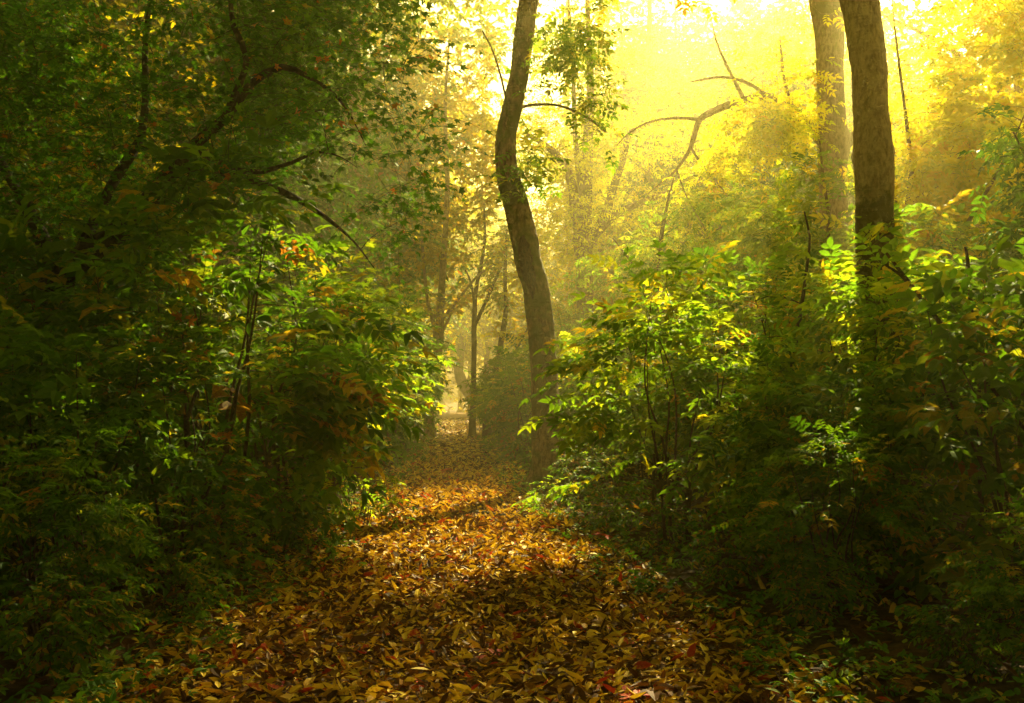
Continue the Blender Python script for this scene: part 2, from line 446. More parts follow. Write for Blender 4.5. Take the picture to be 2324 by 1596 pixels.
# ------------------------------------------------------------------ the ground and the path
def path_x(y):   # centre line
    return .05 * np.sin(y * .35) - .0
def path_w(y):   # half width
    return np.interp(y, [0, 5, 9, 12, 16, 20, 110], [1.7, 1.55, 1.2, 1.05, .9, .78, .75]) + .09 * np.sin(y * 1.3) + .06 * np.sin(y * 2.9 + 1)
def ground_z(x, y):
    d = np.abs(x - path_x(y)); edge = np.clip((d - path_w(y)) / 1.2, 0, 1)
    return .10 * edge * edge * (3 - 2 * edge) + .03 * np.sin(x * 1.7 + .6) * np.sin(y * .9) * edge
def grid_sheet(xs, ys, zf):
    X, Y = np.meshgrid(xs, ys); Z = zf(X, Y)
    v = np.stack([X, Y, Z], -1).reshape(-1, 3); nx, ny = len(xs), len(ys)
    i = np.arange(ny - 1)[:, None] * nx + np.arange(nx - 1)[None]
    q = np.stack([i, i + 1, i + nx + 1, i + nx], -1).reshape(-1, 4)
    return v, np.concatenate([q[:, [0, 1, 2]], q[:, [0, 2, 3]]])
gx = np.concatenate([np.linspace(-260, -12, 30), np.linspace(-11, 11, 111), np.linspace(12, 260, 30)])
gy = np.concatenate([np.linspace(-60, -2, 12), np.linspace(-1, 40, 206), np.linspace(41, 420, 80)])
mb = MB(); mb.add(*grid_sheet(gx, gy, lambda X, Y: ground_z(X, Y)))
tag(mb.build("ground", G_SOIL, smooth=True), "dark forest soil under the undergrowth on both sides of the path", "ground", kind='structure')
mb = MB()
py_ = np.linspace(-4, 110, 460); us = np.linspace(-1, 1, 15)
Pu, Py = np.meshgrid(us, py_); Px = path_x(Py) + Pu * (path_w(Py) + .12)
Pz = ground_z(Px, Py) + .006 + .0 * Px
n_ = len(us); i = np.arange(len(py_) - 1)[:, None] * n_ + np.arange(n_ - 1)[None]
q = np.stack([i, i + 1, i + n_ + 1, i + n_], -1).reshape(-1, 4)
mb.add(np.stack([Px, Py, Pz], -1).reshape(-1, 3), np.concatenate([q[:, [0, 1, 2]], q[:, [0, 2, 3]]]))
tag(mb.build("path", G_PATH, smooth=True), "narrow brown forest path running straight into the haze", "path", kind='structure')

# fallen leaves
rng = np.random.default_rng(5)
def litter(n, y0, y1, xs, size, low, power=1.0):
    y = y0 + (y1 - y0) * rng.uniform(0, 1, n) ** power
    x = path_x(y) + rng.normal(0, 1, n) * 0 + rng.uniform(-1, 1, n) * (path_w(y) + xs)
    over = (np.abs(x - path_x(y)) - path_w(y)) / max(xs, .01)
    keep = rng.uniform(0, 1, n) > np.clip(over, 0, 1) * .75
    x, y = x[keep], y[keep]; n = len(x)
    a = rng.uniform(0, 6.283, n); el = np.abs(rng.normal(0, .13, n)); up_ = rng.uniform(0, 1, n) < .06
    el[up_] = rng.uniform(.3, .9, up_.sum())
    X = np.stack([np.cos(a) * np.cos(el), np.sin(a) * np.cos(el), np.sin(el)], 1)
    Z = np.array([0, 0, 1.0]) + rng.normal(0, .28, (n, 3))
    z = ground_z(x, y) + .012 + rng.uniform(0, .065, n)
    return np.stack([x, y, z], 1), X, Z, size * rng.uniform(.4, 1.3, n), rng.uniform(0, 1, n)
curl = [leaflet(rT.uniform(.11, .19), rT.uniform(.0, .5), rT.uniform(-.5, .55), rT.uniform(-.6, .6)) for _ in range(14)]
mb = MB()
def put(tm, arr): inst(mb, tm, *arr, rng)
put(curl, litter(29000, 3.0, 12.0, .4, .090, False, 1.15))
put(curl, litter(22000, 11.0, 24.0, .45, .12, False, 1.2))
put(LEAF['leaf'], litter(7000, 3.0, 16.0, .6, .075, False, 1.1))
put(LEAF['pinnate'], litter(260, 3.2, 20.0, .6, .36, False))
put(LEAF['maple'], litter(420, 3.0, 20.0, .9, .15, False))
put(LEAF['leaf_low'], litter(22000, 23, 75, .5, .17, True, 1.3))
# thinner litter under the shrubs
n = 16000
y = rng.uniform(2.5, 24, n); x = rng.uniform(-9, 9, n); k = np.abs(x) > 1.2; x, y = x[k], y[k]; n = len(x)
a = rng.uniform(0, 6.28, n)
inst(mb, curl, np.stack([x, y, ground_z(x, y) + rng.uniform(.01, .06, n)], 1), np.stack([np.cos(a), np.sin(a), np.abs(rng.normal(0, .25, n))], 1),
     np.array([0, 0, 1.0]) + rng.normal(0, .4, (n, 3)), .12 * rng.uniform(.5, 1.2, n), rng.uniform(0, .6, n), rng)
tag(mb.build("leaf_litter", M_LITTER), "golden brown fallen leaves covering the path and its edges", "fallen leaves", kind='stuff')

nt_ = 420; y = 3.2 + 16 * rng.uniform(0, 1, nt_) ** 1.2; x = path_x(y) + rng.normal(0, 1.1, nt_); a = rng.uniform(0, 6.28, nt_)
A = np.stack([x, y, ground_z(x, y) + .05], 1); Ln = rng.uniform(.08, .45, nt_)
E = A + np.stack([np.cos(a) * Ln, np.sin(a) * Ln, rng.uniform(-.03, .05, nt_)], 1); M = (A + E) / 2 + rng.normal(0, .02, (nt_, 3)) + [0, 0, .015]
mb = MB(); tubes_many(mb, A, M, E, rng.uniform(.002, .006, nt_), rng.uniform(.001, .002, nt_))
tag(mb.build("twig_litter", B_TWIG), "thin dry twigs and leaf stalks scattered over the fallen leaves", "twigs", kind='stuff')

# low green plants along both edges of the path
mb = MB()
n = 2600
y = 3.5 + 36 * rng.uniform(0, 1, n) ** 1.4; s = np.where(rng.uniform(0, 1, n) < .5, -1, 1)
x = path_x(y) + s * (path_w(y) + np.abs(rng.normal(0, .55, n)) - .05)
C = np.stack([x, y, ground_z(x, y)], 1)
D = np.stack([rng.normal(0, .6, n) - s * .3, rng.normal(0, .6, n), np.full(n, .8)], 1)
sprays(mb, None, rng, C[:1300], D[:1300], rng.uniform(.12, .4, 1300), 6, 'leaf', .065, droop=.3, twig_r=0)
sprays(mb, None, rng, C[1300:2100], D[1300:2100], rng.uniform(.12, .35, 800), 3, 'pinnate', .16, droop=.3, twig_r=0)
sprays(mb, None, rng, C[2100:], D[2100:], rng.uniform(.1, .3, 500), 4, 'maple', .08, droop=.3, twig_r=0)
tag(mb.build("ground_cover", M_GRASS), "low green seedlings and weeds along the path edges", "ground cover", kind='stuff')

# ------------------------------------------------------------------ shrubs: prototypes, then copies that share their meshes
def shrub_parts(seed, H, Rr, nspr, nl, kind, size, mat, r_, lean=(0, 0), stems=7, L=(.25, .55), tilt=.35, bark=None):
    """builds stems + foliage under the Empty r_ (local coordinates, base at the origin)"""
    g = np.random.default_rng(seed); mt, ml = MB(), MB()
    nodes, nrad, dirs = [], [], []
    for i in range(stems):
        a = 2 * math.pi * (i + g.uniform(-.3, .3)) / stems; rad = Rr * g.uniform(.25, .7)
        top = np.array([math.cos(a) * rad + lean[0], math.sin(a) * rad + lean[1], H * g.uniform(.7, .97)])
        b = np.array([math.cos(a) * .12, math.sin(a) * .12, -.05])
        P = [b, b * .6 + top * .3 + [0, 0, .1 * H] + g.normal(0, .06, 3), b * .2 + top * .66 + g.normal(0, .08, 3), top]
        P, Q = smooth_path(P, [.019, .014, .009, .004], .16)
        Q = Q * (H / 2.6); tube(mt, P, Q, 6, g, .04); nodes.append(P[2:]); nrad.append(Q[2:])
    nodes = np.vstack(nodes); nrad = np.concatenate(nrad)
    kc = unit(g.normal(size=(13, 3)))
    u = unit(kc[g.integers(0, 13, nspr)] + g.normal(0, .30, (nspr, 3))); rr = g.uniform(.3, 1, (nspr, 1)) ** .55 * (1 + .22 * np.sin(7 * u[:, :1] + seed))
    C = u * rr * np.array([Rr, Rr, H * .46]) + np.array([lean[0] * .6, lean[1] * .6, H * .53])
    C[:, 2] = np.clip(C[:, 2], .12, None)
    C[:, :2] *= (0.75 + .25 * np.sin(C[:, 2:3] * 5 + seed) * .6)
    e = connect(mt, g, nodes, nrad, C, rmin=.003, rk=.006)
    out = C - np.array([lean[0] * .5, lean[1] * .5, H * .45]); out[:, 2] *= .35
    D = unit(e) * .5 + unit(out) * .9 + g.normal(0, .25, C.shape)
    sprays(ml, mt, g, C, D, g.uniform(*L, nspr), nl, kind, size, tilt=tilt, flat=.4, twig_r=.003)
    mt.build("stems", bark or B_TWIG, r_, smooth=True)
    ml.build("foliage", mat, r_)
    return r_

protos = {}
SH = [  # key, kind, leaf size, height, radius, sprays, leaves per spray, material
    ('ash_a', 'pinnate', .42, 2.6, 1.15, 125, 5, M_GREEN), ('ash_b', 'pinnate', .38, 2.6, 1.05, 125, 5, M_GREEN),
    ('broad', 'pinnate_broad', .42, 2.5, 1.15, 110, 4, M_GREEN), ('maple', 'maple', .16, 2.6, 1.1, 175, 8, M_GREEN),
    ('lime_a', 'pinnate', .42, 2.7, 1.2, 140, 5, M_BRIGHT), ('lime_b', 'maple', .16, 2.6, 1.2, 180, 8, M_BRIGHT),
    ('back', 'pinnate_low', .32, 4.6, 1.9, 480, 6, M_BRIGHT), ('back2', 'leaf_low', .12, 4.6, 1.9, 620, 12, M_BRIGHT),
    ('low', 'leaf', .085, .9, .6, 130, 8, M_GREEN), ('low_lime', 'pinnate', .2, .9, .45, 34, 3, M_BRIGHT)]
def shrub_spec(key): return next(s for s in SH if s[0] == key)
def shrub(key, x, y, h, label, group=None, rz=None, seedname="shrub", wide=1.0):
    """first use of a key builds it in place, later uses copy it"""
    spec = shrub_spec(key)
    g = np.random.default_rng(int(abs(x * 131 + y * 977)) + 3)
    rz = g.uniform(0, 6.28) if rz is None else rz
    s = h / spec[3]
    z = float(ground_z(np.array(x), np.array(y)))
    if key not in protos:
        r_ = root("shrub", (x, y, z), label, "shrub", group)
        shrub_parts(sum(map(ord, key)), spec[3], spec[4], spec[5], spec[6], spec[1], spec[2], spec[7], r_, L=(.3, .65) if spec[3] > 1.5 else (.12, .25))
        r_.rotation_euler = (0, 0, rz); r_.scale = (s * wide, s * wide, s); protos[key] = r_
        return r_
    c = copy_tree(protos[key], (x, y, z), rz, s * wide, label, sz=s)
    if group: c['group'] = group
    elif 'group' in c: del c['group']
    return c

# the shrubs on the left of the path, nearest first
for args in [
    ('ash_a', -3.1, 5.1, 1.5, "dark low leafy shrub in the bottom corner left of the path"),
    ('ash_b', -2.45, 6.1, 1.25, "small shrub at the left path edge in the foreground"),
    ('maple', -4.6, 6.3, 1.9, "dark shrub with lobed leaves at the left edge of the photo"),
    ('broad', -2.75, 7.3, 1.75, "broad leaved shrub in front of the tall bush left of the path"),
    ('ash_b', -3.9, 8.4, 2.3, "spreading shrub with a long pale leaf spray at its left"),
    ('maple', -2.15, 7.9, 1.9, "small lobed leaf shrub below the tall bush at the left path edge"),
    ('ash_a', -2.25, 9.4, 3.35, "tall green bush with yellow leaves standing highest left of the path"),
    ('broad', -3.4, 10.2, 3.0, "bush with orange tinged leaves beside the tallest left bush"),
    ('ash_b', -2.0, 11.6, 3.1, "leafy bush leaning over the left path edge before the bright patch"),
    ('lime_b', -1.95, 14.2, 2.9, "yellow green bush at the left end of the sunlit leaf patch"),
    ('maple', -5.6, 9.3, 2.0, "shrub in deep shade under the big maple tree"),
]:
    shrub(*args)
# the shrubs on the right of the path
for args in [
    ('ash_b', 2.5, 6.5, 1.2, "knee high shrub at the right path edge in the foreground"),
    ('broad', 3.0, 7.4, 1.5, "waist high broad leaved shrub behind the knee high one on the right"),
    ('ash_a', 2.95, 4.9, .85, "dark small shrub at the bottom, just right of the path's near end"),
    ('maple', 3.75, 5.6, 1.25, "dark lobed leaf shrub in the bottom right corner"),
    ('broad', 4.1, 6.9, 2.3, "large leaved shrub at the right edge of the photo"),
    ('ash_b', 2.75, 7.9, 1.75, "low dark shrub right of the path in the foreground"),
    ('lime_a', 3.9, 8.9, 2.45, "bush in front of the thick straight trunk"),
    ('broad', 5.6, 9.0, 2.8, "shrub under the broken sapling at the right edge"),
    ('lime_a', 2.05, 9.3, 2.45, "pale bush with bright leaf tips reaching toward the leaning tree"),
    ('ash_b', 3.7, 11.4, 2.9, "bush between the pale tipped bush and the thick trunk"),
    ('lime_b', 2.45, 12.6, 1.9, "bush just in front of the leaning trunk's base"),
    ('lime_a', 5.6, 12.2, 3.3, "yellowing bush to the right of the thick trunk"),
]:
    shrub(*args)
shrub('low_lime', 1.12, 12.3, .55, "small bright yellow green seedling before the leaning trunk's base")
shrub('low_lime', -1.15, 11.2, 1.0, 'bright lime seedling at the left rim of the sunlit leaves')
g = np.random.default_rng(77)
SIDE = "shrubs standing behind the front bushes on the right"
for x, y, h in [(2.5, 17.3, 2.2), (2.9, 19.6, 2.9), (2.9, 23, 3.2), (3.6, 28, 4.2), (4.6, 33, 5.0), (6.2, 30, 5.2), (9.5, 31, 5.6), (8, 36, 5.8), (3.9, 15.9, 2.4), (4.6, 14.6, 3.3), (6.6, 15.0, 3.6), (4.3, 18.4, 3.2), (5.6, 18.0, 3.9), (8.0, 17.0, 4.1), (3.6, 21.0, 2.9), (7.2, 20.6, 4.6), (4.9, 22.0, 4.2), (9.8, 20.2, 4.8), (3.1, 24.6, 3.1), (6.4, 25.5, 4.8), (9.4, 25.0, 5.2), (12.2, 24.0, 5.2)]:
    shrub(['lime_a', 'lime_b', 'lime_a', 'back'][int(g.integers(0, 4))] if y < 19 else ['back', 'back2'][int(g.integers(0, 2))], x, y, h, "yellow green shrub in the hazy thicket right of the leaning tree", SIDE)
EDGE = "shrubs lining the far part of the path"
for k, y in enumerate(np.concatenate([np.linspace(17, 46, 12), [50, 55, 61, 68]])):
    for s in (-1, 1):
        if s == 1 and y < 20: continue
        h = 2.3 + g.uniform(-.4, .9) + (.9 if s < 0 else 0)
        shrub((['ash_b', 'lime_b', 'lime_a'] if y < 33 else ['back', 'back2', 'back'])[int(g.integers(0, 2)) + (k % 2)], s * (.66 + .41 * h + g.uniform(0, .25)), y + g.uniform(-.7, .7), h, "hazy green shrub lining the narrow far stretch of the path", EDGE)
BACKL = "shrubs in the shade of the left wood"
for x, y, h in [(-5.2, 13.5, 2.6), (-7.2, 12.0, 2.4), (-8.6, 15.0, 3.0), (-5.0, 17.0, 3.3), (-7.4, 19.0, 3.4), (-10.5, 18.0, 3.4), (-5.4, 23.0, 3.8), (-9.0, 24.0, 4.0), (-12.5, 23.5, 4.0), (-5.2, 29.0, 4), (-9.0, 31, 4.2), (-14, 30, 4.4), (-9.8, 13.5, 2.8), (-12, 15.5, 3)]:
    shrub(['back', 'back2'][int(g.integers(0, 2))], x, y, h, "shaded shrub in the dim wood behind the left bushes", BACKL)
# small plants at the foot of the bushes
FOOT = "small plants at the foot of the bushes"
for x, y, h in [(-2.1, 5.4, .55), (-1.85, 6.6, .5), (-1.9, 8.0, .6), (-1.7, 9.6, .7), (-1.55, 11.4, .7), (-2.5, 4.4, .5), (2.2, 6.3, .45), (2.05, 7.6, .55), (1.8, 9.2, .6), (1.65, 11.0, .7), (2.6, 5.0, .4), (1.55, 16.3, .75), (1.75, 14.2, .8), (-3.3, 4.3, .7), (3.2, 4.6, .5)]:
    shrub('low', x, y, h, "small leafy plant at the foot of the bushes by the path edge", FOOT)

# ------------------------------------------------------------------ trees
def build_tree(name, label, cat, limbs, centres, kind, size, nl, mat, bark, seed, L=(.35, .8), sides=14, rough=.03, tilt=.4, gaps=True, group=None, extra=None, crown_name="crown", twig=.004, rk=.009, step=.12, droop=.25):
    g = np.random.default_rng(seed)
    base = limbs[0][0][0].copy(); base[2] = float(ground_z(base[0], base[1]))
    if limbs[0][0][0][2] > base[2]:
        P0, Q0 = limbs[0]
        limbs = [(np.vstack([base - [0, 0, .05], P0]), np.concatenate([[Q0[0] * 1.1], Q0]))] + list(limbs[1:])
    r_ = root(name, base, label, cat, group)
    mt, mc, ml = MB(), MB(), MB(); nodes, nrad = [], []
    for i, (P, Q) in enumerate(limbs):
        P2, Q2 = smooth_path(P, Q, step)
        if i == 0:
            fl = .75 * np.exp(-np.clip(P2[:, 2] - base[2], 0, None) / .26)
        tube(mt, P2, Q2, sides if i == 0 else max(7, sides - 4), g, rough, flare=fl if i == 0 else None)
        nodes.append(P2); nrad.append(Q2)
    nodes = np.vstack(nodes); nrad = np.concatenate(nrad)
    if centres is not None and len(centres):
        ok = nodes[:, 2] > 1.6
        cc = centres
        if gaps: cc = cc[gap_keep(cc, g)]
        e = connect(mc, g, nodes[ok] if ok.any() else nodes, nrad[ok] if ok.any() else nrad, cc, rmin=twig, rk=rk)
        D = unit(e) + g.normal(0, .45, cc.shape)
        for rep in range(2):
            sprays(ml, mc, g, cc, D if rep == 0 else unit(g.normal(size=cc.shape) * [1, 1, .35]), g.uniform(*L, len(cc)), nl, kind, size, tilt=tilt, gaps=gaps, flat=.35, twig_r=twig * .7, droop=droop)
    t = mt.build("trunk", bark, r_, origin=base, smooth=True)
    if mc.n: mc.build("branches", bark, r_, origin=base, smooth=True)
    if ml.n: ml.build(crown_name, mat, r_, origin=base)
    if extra: extra(r_, base, g)
    return r_

def fill(seed, n, poly, Y0, Y1, clump=0):
    """points in the volume a photo outline spans between two distances"""
    g = np.random.default_rng(seed); poly = np.array(poly, float); out = []
    lo, hi = poly.min(0), poly.max(0)
    x, y = poly[:, 0], poly[:, 1]; x2, y2 = np.roll(x, -1), np.roll(y, -1)
    cl = None
    if clump: 
        cl = np.stack([g.uniform(lo[0], hi[0], clump), g.uniform(lo[1], hi[1], clump)], 1)
    while len(out) < n:
        u, v = g.uniform(lo[0], hi[0]), g.uniform(lo[1], hi[1])
        if cl is not None and g.uniform() < .75:
            c = cl[g.integers(0, clump)]; u, v = c + g.normal(0, 1, 2) * (hi - lo) * .07
        ins = (((y > v) != (y2 > v)) & (u < (x2 - x) * (v - y) / (y2 - y + 1e-9) + x)).sum() % 2
        if ins: out.append(V(u, v, g.uniform(Y0, Y1)))
    return np.array(out)
def ellipsoid(seed, n, c, r, clumps=14, spread=.28):
    g = np.random.default_rng(seed)
    k = unit(g.normal(size=(clumps, 3))) * g.uniform(.35, .95, (clumps, 1))
    p = k[g.integers(0, clumps, n)] + g.normal(0, spread, (n, 3)) * [1, 1, .6]
    return np.asarray(c) + p * np.asarray(r)

# the big maple hanging in from the left
Ym = 10.0
mp = [limb([(90, 860, 60), (110, 700, 62), (170, 600, 55), (300, 500, 44), (375, 405, 36), (440, 330, 26), (520, 260, 20), (570, 190, 18), (640, 152, 15), (700, 175, 11), (760, 215, 7), (800, 270, 4), (830, 330, 2)], Ym),
      limb([(380, 400, 22), (460, 385, 22), (540, 400, 18), (640, 435, 16), (720, 480, 12), (800, 545, 5), (850, 610, 2)], Ym),
      limb([(110, 700, 40, 10.2), (100, 560, 36, 10.4), (60, 470, 26, 10.7), (15, 390, 20, 11), (-40, 300, 14, 11.2)], Ym),
      limb([(170, 600, 30, 10.1), (215, 500, 26, 10.6), (265, 400, 24, 11), (315, 320, 20, 11.3), (330, 230, 16, 11.6), (330, 90, 12, 11.8), (350, -60, 9, 12)], Ym),
      limb([(505, 275, 14, 9.9), (560, 140, 14, 9.6), (530, 60, 12, 9.4), (520, -40, 9, 9.3)], Ym),
      limb([(440, 340, 16, 9.9), (560, 390, 13, 9.3), (660, 370, 9, 9.2), (720, 345, 6, 9.3), (770, 355, 3, 9.4), (810, 380, 1, 9.5)], Ym)]
# put its foot on the ground
foot = V(70, 1000, Ym); foot[2] = 0.0
mp[0] = (np.vstack([foot, mp[0][0]]), np.concatenate([[.17], mp[0][1]]))
poly = [(-120, -150), (980, -150), (880, 60), (990, 90), (960, 170), (1010, 330), (990, 420), (930, 480), (900, 600), (860, 560), (760, 470), (640, 430), (560, 480), (420, 470), (330, 560), (380, 700), (300, 760), (180, 880), (-120, 900)]
cm = fill(21, 2000, poly, 9.7, 13.2, 26)
cm = np.vstack([cm, fill(23, 130, poly, 8.7, 9.7, 30)])
cm2 = ellipsoid(22, 500, (-3.5, 10.5, 8.5), (5.0, 4.5, 2.4), 22)
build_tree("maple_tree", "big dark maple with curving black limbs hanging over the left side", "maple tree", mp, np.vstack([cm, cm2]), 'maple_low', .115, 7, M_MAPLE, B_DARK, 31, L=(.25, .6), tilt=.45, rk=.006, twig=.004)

# the leaning tree beside the path
Ya = 15.7
la = [limb([(1250, 1122, 92), (1244, 1040, 78), (1240, 940, 66), (1235, 860, 62), (1228, 760, 60), (1218, 660, 58), (1200, 590, 60), (1180, 500, 58), (1160, 430, 56), (1148, 370, 50), (1150, 300, 46), (1168, 220, 48), (1182, 150, 44), (1192, 60, 46), (1204, -30, 46), (1215, -140, 42), (1225, -300, 36, 15.5), (1210, -520, 26, 15.2), (1200, -760, 12, 15.0)], Ya),
      limb([(1165, 435, 8, 15.5), (1140, 390, 9, 15.4), (1136, 330, 8, 15.45), (1150, 260, 6, 15.4), (1143, 200, 5, 15.3), (1120, 120, 4, 15.2), (1095, 70, 3, 15.1)], Ya),
      limb([(1160, 250, 8), (1210, 238, 7), (1270, 240, 6), (1330, 265, 5), (1375, 300, 4)], Ya)]
ca = np.vstack([fill(41, 48, [(1070, -60), (1330, -60), (1320, 130), (1250, 180), (1130, 110), (1080, 60)], 14.6, 16.8, 6), fill(42, 13, [(1180, 90), (1400, 60), (1420, 330), (1240, 420), (1180, 300)], 15.0, 17.5, 9),
                fill(43, 14, [(1130, 400), (1210, 330), (1260, 420), (1150, 440)], 15.2, 16), ellipsoid(44, 420, (1.2, 15.0, 12.8), (4.6, 4.6, 2.0), 18)])
def scars(r_, base, g):
    m = MB(); r0 = np.array([0, -1.0, 0])
    c = [V(u, v, Ya) for u, v in [(1186, 525), (1190, 570), (1200, 625), (1212, 690)]]
    P, Q = smooth_path(np.array(c) + [0, -.15, 0], [.03, .11, .10, .03], .04)
    tube(m, P, Q, 10, g, .12); m.build("bark_scar", B_SCAR, r_, origin=base, smooth=True)
    for u, v, s in [(1236, 748, .05), (1240, 775, .07), (1232, 800, .055), (1243, 815, .05), (1236, 840, .05), (1160, 505, .045)]:
        m = MB(); p = V(u, v, Ya) + [0, -.215 if u > 1200 else -.15, 0]
        a = np.linspace(0, 2 * math.pi, 11, endpoint=False)
        ring = lambda k, d: p + np.stack([np.cos(a) * s * k * (1 + .2 * np.sin(a * 3 + u)), np.full(11, d), np.sin(a) * s * k * (1 + .25 * np.sin(a * 2 + v))], 1)
        vv = np.vstack([ring(1.25, .05), ring(1, -.01), ring(.5, -.035), (p + [0, -.045, 0])[None]])
        t = []
        for q0 in range(2):
            for j in range(11):
                j2 = (j + 1) % 11; b0 = q0 * 11
                t += [(b0 + j, b0 + j2, b0 + 11 + j2), (b0 + j, b0 + 11 + j2, b0 + 11 + j)]
        t += [(22 + j, 22 + (j + 1) % 11, 33) for j in range(11)]
        m.add(vv, t); m.build("bracket_fungus", B_FUNGUS, r_, origin=base, smooth=True)
build_tree("tree", "leaning curved tree trunk with a long bark scar beside the path", "tree", la, ca, 'pinnate', .36, 4, M_BRIGHT, B_MOSS, 32, extra=scars, rough=.04, sides=36, step=.05)

# thick straight trunk on the right
Yb = 12.0
lb = [limb([(2000, 1050, 96), (1995, 850, 92), (1992, 700, 88), (1985, 560, 86), (1984, 430, 86), (1982, 375, 90), (1981, 350, 97), (1980, 325, 88), (1976, 250, 82), (1972, 150, 82), (1960, 60, 84), (1948, -20, 90), (1925, -120, 92), (1900, -300, 84), (1890, -520, 64), (1900, -760, 40)], Yb)]
cb = ellipsoid(51, 520, (4.2, 13.5, 10.8), (4.8, 4.8, 2.0), 20)
build_tree("tree", "thick straight trunk with a swollen ring standing in front on the right", "tree", lb, cb, 'pinnate', .45, 4, M_YELLOW, B_TALL, 33, rough=.026, sides=40, step=.05)

# pale trunk behind it with a limb arching left
Yc = 21.0
lc = [limb([(1905, 1000, 80), (1900, 760, 72), (1895, 600, 66), (1892, 480, 62), (1890, 400, 64), (1892, 320, 74), (1888, 270, 66), (1884, 180, 62), (1882, 90, 66), (1880, 0, 72), (1868, -100, 70), (1850, -280, 54), (1830, -450, 30)], Yc),
      limb([(1880, 330, 36), (1840, 290, 28), (1800, 252, 25), (1745, 222, 22), (1690, 228, 19), (1655, 238, 17), (1620, 252, 16), (1588, 272, 14), (1575, 310, 12), (1562, 345, 8), (1535, 385, 6), (1512, 405, 4), (1470, 440, 2)], Yc),
      limb([(1745, 222, 12), (1700, 190, 8), (1640, 175, 6), (1570, 185, 3)], Yc), limb([(1690, 228, 10), (1650, 150, 7), (1625, 90, 4), (1610, 20, 2)], Yc),
      limb([(1588, 272, 9), (1545, 268, 7), (1480, 275, 5), (1430, 300, 4), (1400, 330, 2)], Yc), limb([(1568, 335, 7), (1600, 385, 5), (1640, 430, 4), (1680, 500, 2)], Yc),
      limb([(1535, 385, 5), (1560, 450, 3), (1600, 520, 2)], Yc), limb([(1800, 252, 10), (1780, 180, 7), (1770, 90, 4)], Yc),
      limb([(1884, 330, 30), (1920, 330, 24), (1945, 290, 20), (1950, 200, 16)], Yc),
      limb([(1872, 120, 22), (1855, 60, 18), (1840, -20, 16), (1830, -120, 10)], Yc)]
cc_ = np.vstack([fill(60, 60, [(1330, 240), (1560, 190), (1580, 420), (1400, 450)], 19.5, 22.5, 7), fill(61, 170, [(1560, 60), (1840, 130), (1860, 330), (1700, 420), (1540, 380)], 18.6, 22, 9), ellipsoid(63, 480, (6.0, 21.5, 14.5), (5, 5, 2.2), 18)])
build_tree("tree", "pale hazy trunk behind the thick one with a limb arching left", "tree", lc, cc_, 'pinnate', .36, 4, M_YELLOW, B_GREY, 34, rough=.02, sides=16)

ln = [limb([(1500, 1000, 22), (1496, 800, 18), (1490, 640, 14), (1500, 540, 10), (1515, 460, 6), (1530, 400, 3)], 22.0),
      limb([(1496, 700, 9), (1560, 600, 7), (1620, 530, 5), (1680, 480, 3)], 22.0), limb([(1492, 660, 8), (1430, 590, 6), (1390, 540, 3)], 22.0)]
build_tree("sapling", "bushy lime green young tree in front of the multi stemmed hazy tree", "sapling", ln, fill(62, 330, [(1320, 580), (1440, 480), (1600, 420), (1780, 440), (1780, 660), (1540, 720), (1320, 740)], 19.5, 24.5, 14), 'pinnate', .36, 4, M_BRIGHT, B_TWIG, 45, sides=8)
# sapling whose leaves stand in front of the pale trunk
ls = [limb([(1880, 1000, 14), (1870, 800, 12), (1875, 650, 10), (1880, 500, 8), (1868, 400, 6), (1860, 320, 4)], 14.5)]
build_tree("sapling", "leafy yellow green sapling in front of the pale hazy trunk", "sapling", ls, fill(64, 95, [(1740, 400), (1850, 350), (1940, 340), (1940, 660), (1800, 640), (1700, 560), (1720, 440)], 13.4, 16, 8), 'pinnate', .34, 3, M_LIME, B_TWIG, 35, sides=8)
ls = [limb([(1795, 985, 16), (1793, 900, 14), (1802, 800, 11), (1820, 690, 9), (1832, 600, 7), (1838, 540, 5), (1825, 480, 4)], 9.6)]
build_tree("sapling", "thin dark upright sapling stem between the right bushes", "sapling", ls, fill(65, 26, [(1700, 640), (1880, 560), (1900, 760), (1720, 800)], 9.2, 10.6), 'pinnate', .28, 4, M_LIME, B_DARK, 36, sides=8, L=(.2, .45))
# golden tree behind the thick trunk
ly = [limb([(2065, 1000, 26), (2062, 700, 20), (2060, 560, 18), (2062, 450, 15), (2070, 380, 12), (2060, 300, 8), (2045, 180, 6), (2030, 60, 4)], 15.0),
      limb([(2066, 470, 10), (2110, 420, 8), (2150, 385, 7), (2180, 355, 5), (2200, 330, 4)], 15.0),
      limb([(2064, 520, 10), (2040, 480, 7), (2030, 440, 5)], 15.0),
      limb([(2100, 700, 13, 14.5), (2150, 590, 12, 14.2), (2200, 500, 10, 14), (2260, 400, 8, 13.8), (2290, 340, 6, 13.6), (2330, 250, 4, 13.4)], 14.5),
      limb([(2075, 620, 9, 14.8), (2140, 520, 7, 14.8), (2180, 460, 5, 14.8), (2200, 410, 4, 14.8)], 14.8)]
build_tree("golden_tree", "golden yellow leafy tree filling the top right behind the thick trunk", "tree", ly, fill(66, 430, [(2010, -120), (2420, -120), (2420, 660), (2030, 680), (2020, 300)], 13.8, 17.0, 18), 'pinnate', .40, 5, M_YELLOW, B_TWIG, 37, sides=9)
